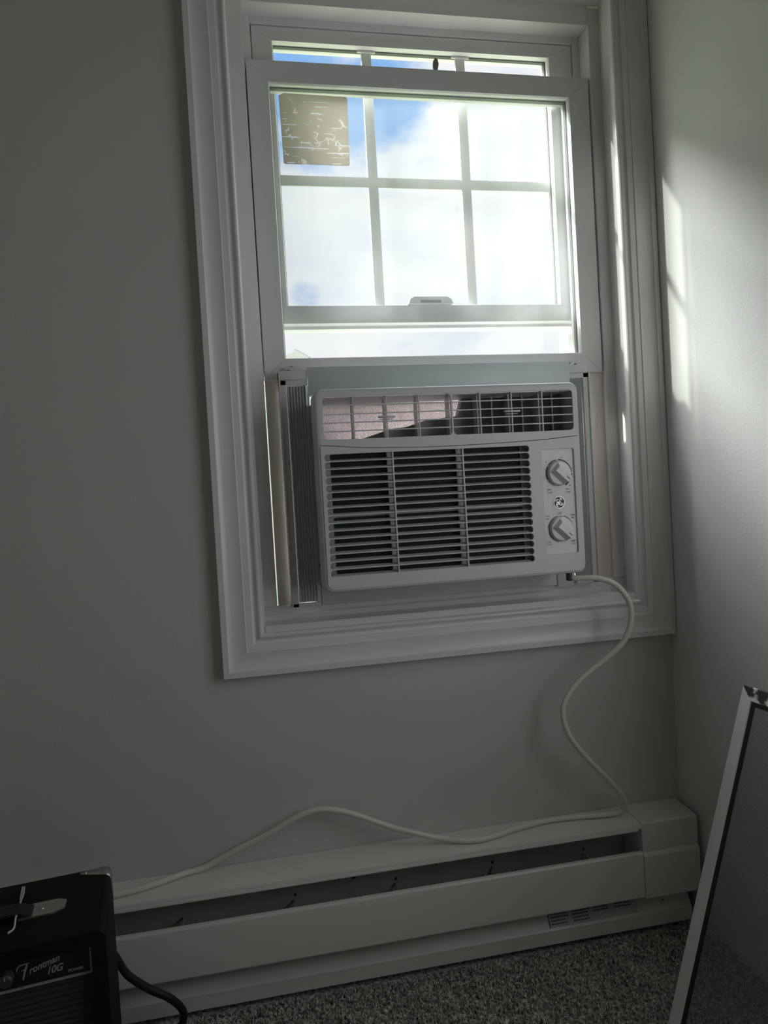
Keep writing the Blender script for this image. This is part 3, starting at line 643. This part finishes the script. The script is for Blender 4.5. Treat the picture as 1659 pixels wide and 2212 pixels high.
# ================================================================== guitar amplifier
RZ = math.radians(7.5)
Rm = Matrix.Rotation(RZ, 3, 'Z')
AWd, ADp, AHt = .262, .146, .280
corner = Vector((-.150, -.150, 0))                       # back right foot, world
ctr = corner + Rm @ Vector((-AWd / 2, -ADp / 2, 0))
am = empty('guitar_amplifier', (ctr.x, ctr.y, 0.0), RZ)
tag(am, 'small black guitar practice amplifier on the carpet beside the heater', 'amplifier')
def ax(x): return x + AWd / 2      # local x measured from the right edge (negative to the left)
hx, hy = AWd / 2, ADp / 2
def ashell():
    lp_out = rrect(-hx, hx, .008, AHt, .008, 5); lp_in = rrect(-hx + .016, hx - .016, .024, AHt - .016, .003, 5)
    n = len(lp_out); V = []; F = []
    for lp, yy in ((lp_out, hy), (lp_out, -hy + .002), ([(p[0] * .992, p[1] * .992 + .001) for p in lp_out], -hy), (lp_in, -hy), (lp_in, -hy + .014)): V += [(p[0], yy, p[1]) for p in lp]
    for j in range(4):
        for i in range(n): F.append((j * n + i, j * n + (i + 1) % n, (j + 1) * n + (i + 1) % n, (j + 1) * n + i))
    F.append(tuple(range(n)))
    return pyd('cabinet', V, F, M['tolex'], am, .6)
ashell()
FY = -hy + .010
PZb = .2325
box('control_panel', M['amp_panel'], am, (-hx + .016, hx - .0160), (FY, FY + .003), (PZb, AHt - .016))
boxes('panel_trim', M['amp_trim'], am, [((hx - .0188, hx - .0172), (FY - .0012, FY), (PZb, AHt - .018)), ((-hx + .016, hx - .0172), (FY - .0020, FY), (PZb - .0022, PZb))])
# ribbed grille cloth
V = []; F = []; k = 0
zz = np.linspace(.0245, PZb - .0024, 240)
for z in zz:
    yy = FY + .0015 - .0016 * abs(math.sin(math.pi * (z - .0245) / .0066))
    V += [(-hx + .0165, yy, z), (hx - .0165, yy, z)]
for i in range(len(zz) - 1): F.append((2 * i, 2 * i + 1, 2 * i + 3, 2 * i + 2))
pyd('grille_cloth', V, F, M['amp_cloth'], am, 3.1)
items = []
def aput(me, x, z, rot=0.0): items.append((me, Matrix.Translation((ax(x), FY - .0006, z)) @ RX @ Matrix.Rotation(rot, 4, 'Z')))
for st_, wd_ in (([(62, 116), (42, 62), (18, -18), (2, -100)], 13), ([(-66, 8), (-64, 48), (-30, 88), (36, 110), (78, 122)], 8), ([(-18, 22), (18, 34), (48, 42)], 6)):
    aput(ribbon([(p[0] * .01, (p[1] - .2 * p[0]) * .01) for p in st_], wd_ * .01, .0083), -.0855, .2475)
aput(text_mesh('rontman', .0100, .42, .00022, 'LEFT', .90), -.0800, .2472, .24)
aput(text_mesh('10G', .0110, .38, .00020, sx=.85), -.0550, .2432, .06)
aput(text_mesh('POWER', .0042, 0, .00012, sx=1.05), -.0335, .2375)
join_meshes('panel_lettering', items, M['amp_letter'], am)['kind'] = 'stuff'
for xk in (-.1010, -.1290, -.1570, -.1850):
    kb = lathe('control_knob', M['dark'], am, [(.0075, 0), (.0070, .010), (.0055, .0115), (0, .0115)], (ax(xk), FY, .2470), n=24)
    box('knob_mark', M['amp_letter'], kb, (ax(xk) - .0005, ax(xk) + .0005), (FY - .0119, FY - .0114), (.2485, .2530))
# chrome corner protectors
def corner_piece(sx, sy):
    V = []; F = []; seg = 6; r_ = .0092
    arc = [(hx + .0008 - r_ + r_ * math.cos(math.radians(t)), AHt + .0008 - r_ + r_ * math.sin(math.radians(t))) for t in np.linspace(90, 0, seg + 1)]
    path = [(hx - .036, AHt + .0008)] + [(hx - .024, AHt + .0008)] + arc + [(hx + .0008, AHt - .026), (hx + .0008, AHt - .040)]
    wd = [.0045, .011, .020, .021, .021, .021, .021, .021, .021, .014, .004]
    cen = [.007, .009, .0105, .0105, .0105, .0105, .0105, .0105, .0105, .0085, .0065]
    for (x, z), w_, c_ in zip(path, wd, cen):
        V += [(sx * x, sy * (hy + .0008 - c_ + w_ / 2), z), (sx * x, sy * (hy + .0008 - c_ - w_ / 2), z)]
    for i in range(len(path) - 1): F.append((2 * i, 2 * i + 1, 2 * i + 3, 2 * i + 2))
    cpz = pyd('corner_guard', V, F, M['nickel'], am, .8)
    md = cpz.modifiers.new('thick', 'SOLIDIFY'); md.thickness = .0012
    lathe('rivet', M['nickel'], cpz, [(.0022, 0), (.0018, .0010), (0, .0014)], (sx * (hx - .030), sy * (hy - .008), AHt + .0010), axis='z', n=14)
corner_piece(1, 1); corner_piece(-1, 1)
# carrying strap with its end plate, and the white string tied to it
tube_pts = [(-.058, -.004, AHt + .004), (-.035, -.004, AHt + .008), (0, -.004, AHt + .010), (.035, -.004, AHt + .008), (.050, -.004, AHt + .003)]
stp = bmesh.new()
for i in range(len(tube_pts) - 1):
    a, b = tube_pts[i], tube_pts[i + 1]; v = [stp.verts.new(p) for p in ((a[0], a[1] - .012, a[2]), (b[0], b[1] - .012, b[2]), (b[0], b[1] + .012, b[2]), (a[0], a[1] + .012, a[2]))]; stp.faces.new(v)
bmesh.ops.remove_doubles(stp, verts=stp.verts, dist=.0001)
so = from_bm('strap', stp, M['black_rubber'], am); so.modifiers.new('thick', 'SOLIDIFY').thickness = .003
pe = prism('strap_plate', M['nickel'], am, [(ax(-.0950), -.018), (ax(-.0600), -.018), (ax(-.0470), -.010), (ax(-.0460), .006), (ax(-.0560), .012), (ax(-.0950), .012)], 2, AHt + .0002, AHt + .0022)
lathe('rivet', M['nickel'], pe, [(.0034, 0), (.0030, .0012), (0, .0020)], (ax(-.0720), -.003, AHt + .0020), axis='z', n=16)
tube('tied_string', M['string'], am, catmull([(ax(-.1010), .060, AHt + .0015), (ax(-.0985), .030, AHt + .0040), (ax(-.0965), .012, AHt + .0050), (ax(-.0965), -.018, AHt + .0060), (ax(-.0960), -.036, AHt + .0030), (ax(-.1010), -.042, AHt + .0020)], 5), .0011, poly=True)
tube('tied_string', M['string'], am, catmull([(ax(-.0990), .060, AHt + .0015), (ax(-.0965), .034, AHt + .0040), (ax(-.0960), .010, AHt + .0066), (ax(-.0900), .008, AHt + .0050)], 5), .0010, poly=True)
for sx in (-1, 1):
    for sy in (-1, 1): lathe('foot', M['black_rubber'], am, [(.010, 0), (.011, .008), (0, .008)], (sx * (hx - .02), sy * (hy - .02), 0), axis='z', n=18)
ap = [(-.165, -.152, .172), (-0.1589, -0.125, 0.1498), (-0.1451, -0.118, 0.1159), (-0.1215, -0.108, 0.0859), (-0.0964, -0.1, 0.0628), (-0.0821, -0.09, 0.0381), (-0.0811, -0.082, 0.0175), (-0.0895, -0.084, 0.0066), (-.115, -.100, .0060), (-.14, -.13, .0060)]
Ri = Rm.inverted()
ap = [Ri @ (Vector(p) - Vector((ctr.x, ctr.y, 0))) for p in ap]
tube('power_lead', M['black_rubber'], am, catmull(ap, 7), .0052, poly=True)['label'] = 'black power lead curling to the carpet'

# ================================================================== window screen leaning by the right wall
s_top = Vector((.675, -.283, .460)); s_bot = Vector((.5195, -.2999, 0.002)); hd = Vector((.108, -.994, 0)).normalized()
ev_ = (s_top - s_bot); Hs = ev_.length; ev_.normalize(); nr = hd.cross(ev_).normalized()     # faces the room
Ws = .62
wsn = empty('window_screen', (s_bot.x, s_bot.y, s_bot.z))
tag(wsn, 'window insect screen in a pale metal frame, leaning by the right wall', 'window screen')
if nr.x > 0: nr = -nr
def sp(a, b, c): return s_bot + hd * a + ev_ * b + nr * c
FWs, FT_ = .0185, .0085
def smember(nm, m, oa, ob, ia, ib):
    """a mitred frame member between two outer and two inner corners (a = along, b = up)"""
    prof = [(0, -FT_), (0, -.0008), (.06, 0), (.94, 0), (1, -.0010), (1, -FT_)]
    V = []
    for t, h in prof:
        A = (oa[0] + (ia[0] - oa[0]) * t, oa[1] + (ia[1] - oa[1]) * t); B = (ob[0] + (ib[0] - ob[0]) * t, ob[1] + (ib[1] - ob[1]) * t)
        V += [sp(A[0], A[1], h), sp(B[0], B[1], h)]
    n = len(prof); F = [(2 * i, 2 * i + 1, 2 * ((i + 1) % n) + 1, 2 * ((i + 1) % n)) for i in range(n)] + [tuple(2 * i for i in range(n)), tuple(2 * i + 1 for i in range(n))]
    return pyd(nm, V, F, m, wsn, .5)
o4 = [(0, 0), (Ws, 0), (Ws, Hs), (0, Hs)]; i4 = [(FWs, FWs), (Ws - FWs, FWs), (Ws - FWs, Hs - FWs), (FWs, Hs - FWs)]
smember('frame_bar', M['alu'], o4[0], o4[3], i4[0], i4[3]); smember('frame_bar', M['alu'], o4[1], o4[2], i4[1], i4[2])
smember('frame_bar', M['alu_worn'], o4[3], o4[2], i4[3], i4[2]); smember('frame_bar', M['alu'], o4[0], o4[1], i4[0], i4[1])
sw = .0055
def srect(nm, m, a0, a1, b0, b1, c0, c1):
    V = [sp(a, b, c) for c in (c0, c1) for a, b in ((a0, b0), (a1, b0), (a1, b1), (a0, b1))]
    return pyd(nm, V, [(0, 1, 2, 3), (4, 5, 6, 7), (0, 1, 5, 4), (1, 2, 6, 5), (2, 3, 7, 6), (3, 0, 4, 7)], m, wsn)
i0, i1, j0, j1 = FWs, Ws - FWs, FWs, Hs - FWs
srect('spline', M['spline'], i0, i0 + sw, j0, j1, -.0035, -.0015); srect('spline', M['spline'], i1 - sw, i1, j0, j1, -.0035, -.0015)
srect('spline', M['spline'], i0 + sw, i1 - sw, j1 - sw, j1, -.0035, -.0015); srect('spline', M['spline'], i0 + sw, i1 - sw, j0, j0 + sw, -.0035, -.0015)
V = []; F = []; pit = .0017; wr = .00026
def wire(a0, b0, a1, b1, da, db):
    k = len(V); q = [(-da, -db, 0), (0, 0, wr), (da, db, 0), (0, 0, -wr)]
    for A in ((a0, b0), (a1, b1)):
        for x, y, c in q: V.append(sp(A[0] + x, A[1] + y, -.0026 + c))
    for i in range(4): F.append((k + i, k + (i + 1) % 4, k + 4 + (i + 1) % 4, k + 4 + i))
for i in range(int((i1 - i0) / pit)): wire(i0 + i * pit, j0, i0 + i * pit, j1, wr, 0)
for i in range(int((j1 - j0) / pit)): wire(i0, j0 + i * pit, i1, j0 + i * pit, 0, wr)
ms = pyd('insect_mesh', V, F, M['mesh'], wsn); ms['kind'] = 'stuff'

# ================================================================== carpet pile
rng = np.random.default_rng(5)
n = 95000
px = rng.uniform(-.75, XR - .001, n); py = rng.uniform(-.80, -.006, n)
hgt = np.minimum(.0124, rng.uniform(.0065, .0115, n) * (0.8 + .35 * np.sin(px * 61 + 3 * np.sin(py * 47)) * np.sin(py * 73))); rad = rng.uniform(.0009, .0017, n)
lean = rng.normal(0, .0035, (n, 2)); ph = rng.uniform(0, 2 * math.pi, n)
keep = ~((py > -.0485))
px, py, hgt, rad, lean, ph = px[keep], py[keep], hgt[keep], rad[keep], lean[keep], ph[keep]; n = len(px)
V = np.zeros((n, 7, 3), np.float32)
for k in range(3):
    a = ph + k * 2 * math.pi / 3
    V[:, k, 0] = px + rad * np.cos(a); V[:, k, 1] = py + rad * np.sin(a); V[:, k, 2] = -.0124
    a2 = a + .9
    V[:, 3 + k, 0] = px + lean[:, 0] * .5 + rad * 1.1 * np.cos(a2); V[:, 3 + k, 1] = py + lean[:, 1] * .5 + rad * 1.1 * np.sin(a2); V[:, 3 + k, 2] = -.0124 + hgt * .6
V[:, 6, 0] = px + lean[:, 0]; V[:, 6, 1] = py + lean[:, 1]; V[:, 6, 2] = -.0124 + hgt
tri = []
for k in range(3):
    q = (k + 1) % 3; tri += [(k, q, 3 + q), (k, 3 + q, 3 + k), (3 + k, 3 + q, 6)]
tri = np.array(tri, np.int32); T_ = (np.arange(n, dtype=np.int32)[:, None, None] * 7 + tri[None]).reshape(-1, 3)
me = bpy.data.meshes.new('carpet_pile'); me.vertices.add(n * 7); me.vertices.foreach_set('co', V.reshape(-1))
me.loops.add(T_.size); me.loops.foreach_set('vertex_index', T_.reshape(-1)); me.polygons.add(len(T_)); me.polygons.foreach_set('loop_start', np.arange(0, T_.size, 3, dtype=np.int32)); me.polygons.foreach_set('loop_total', np.full(len(T_), 3, np.int32))
me.update(calc_edges=True); me.validate()
cpile = link('carpet', me, M['carpet'])
tag(cpile, 'grey flecked carpet pile covering the floor', 'carpet', kind='stuff')
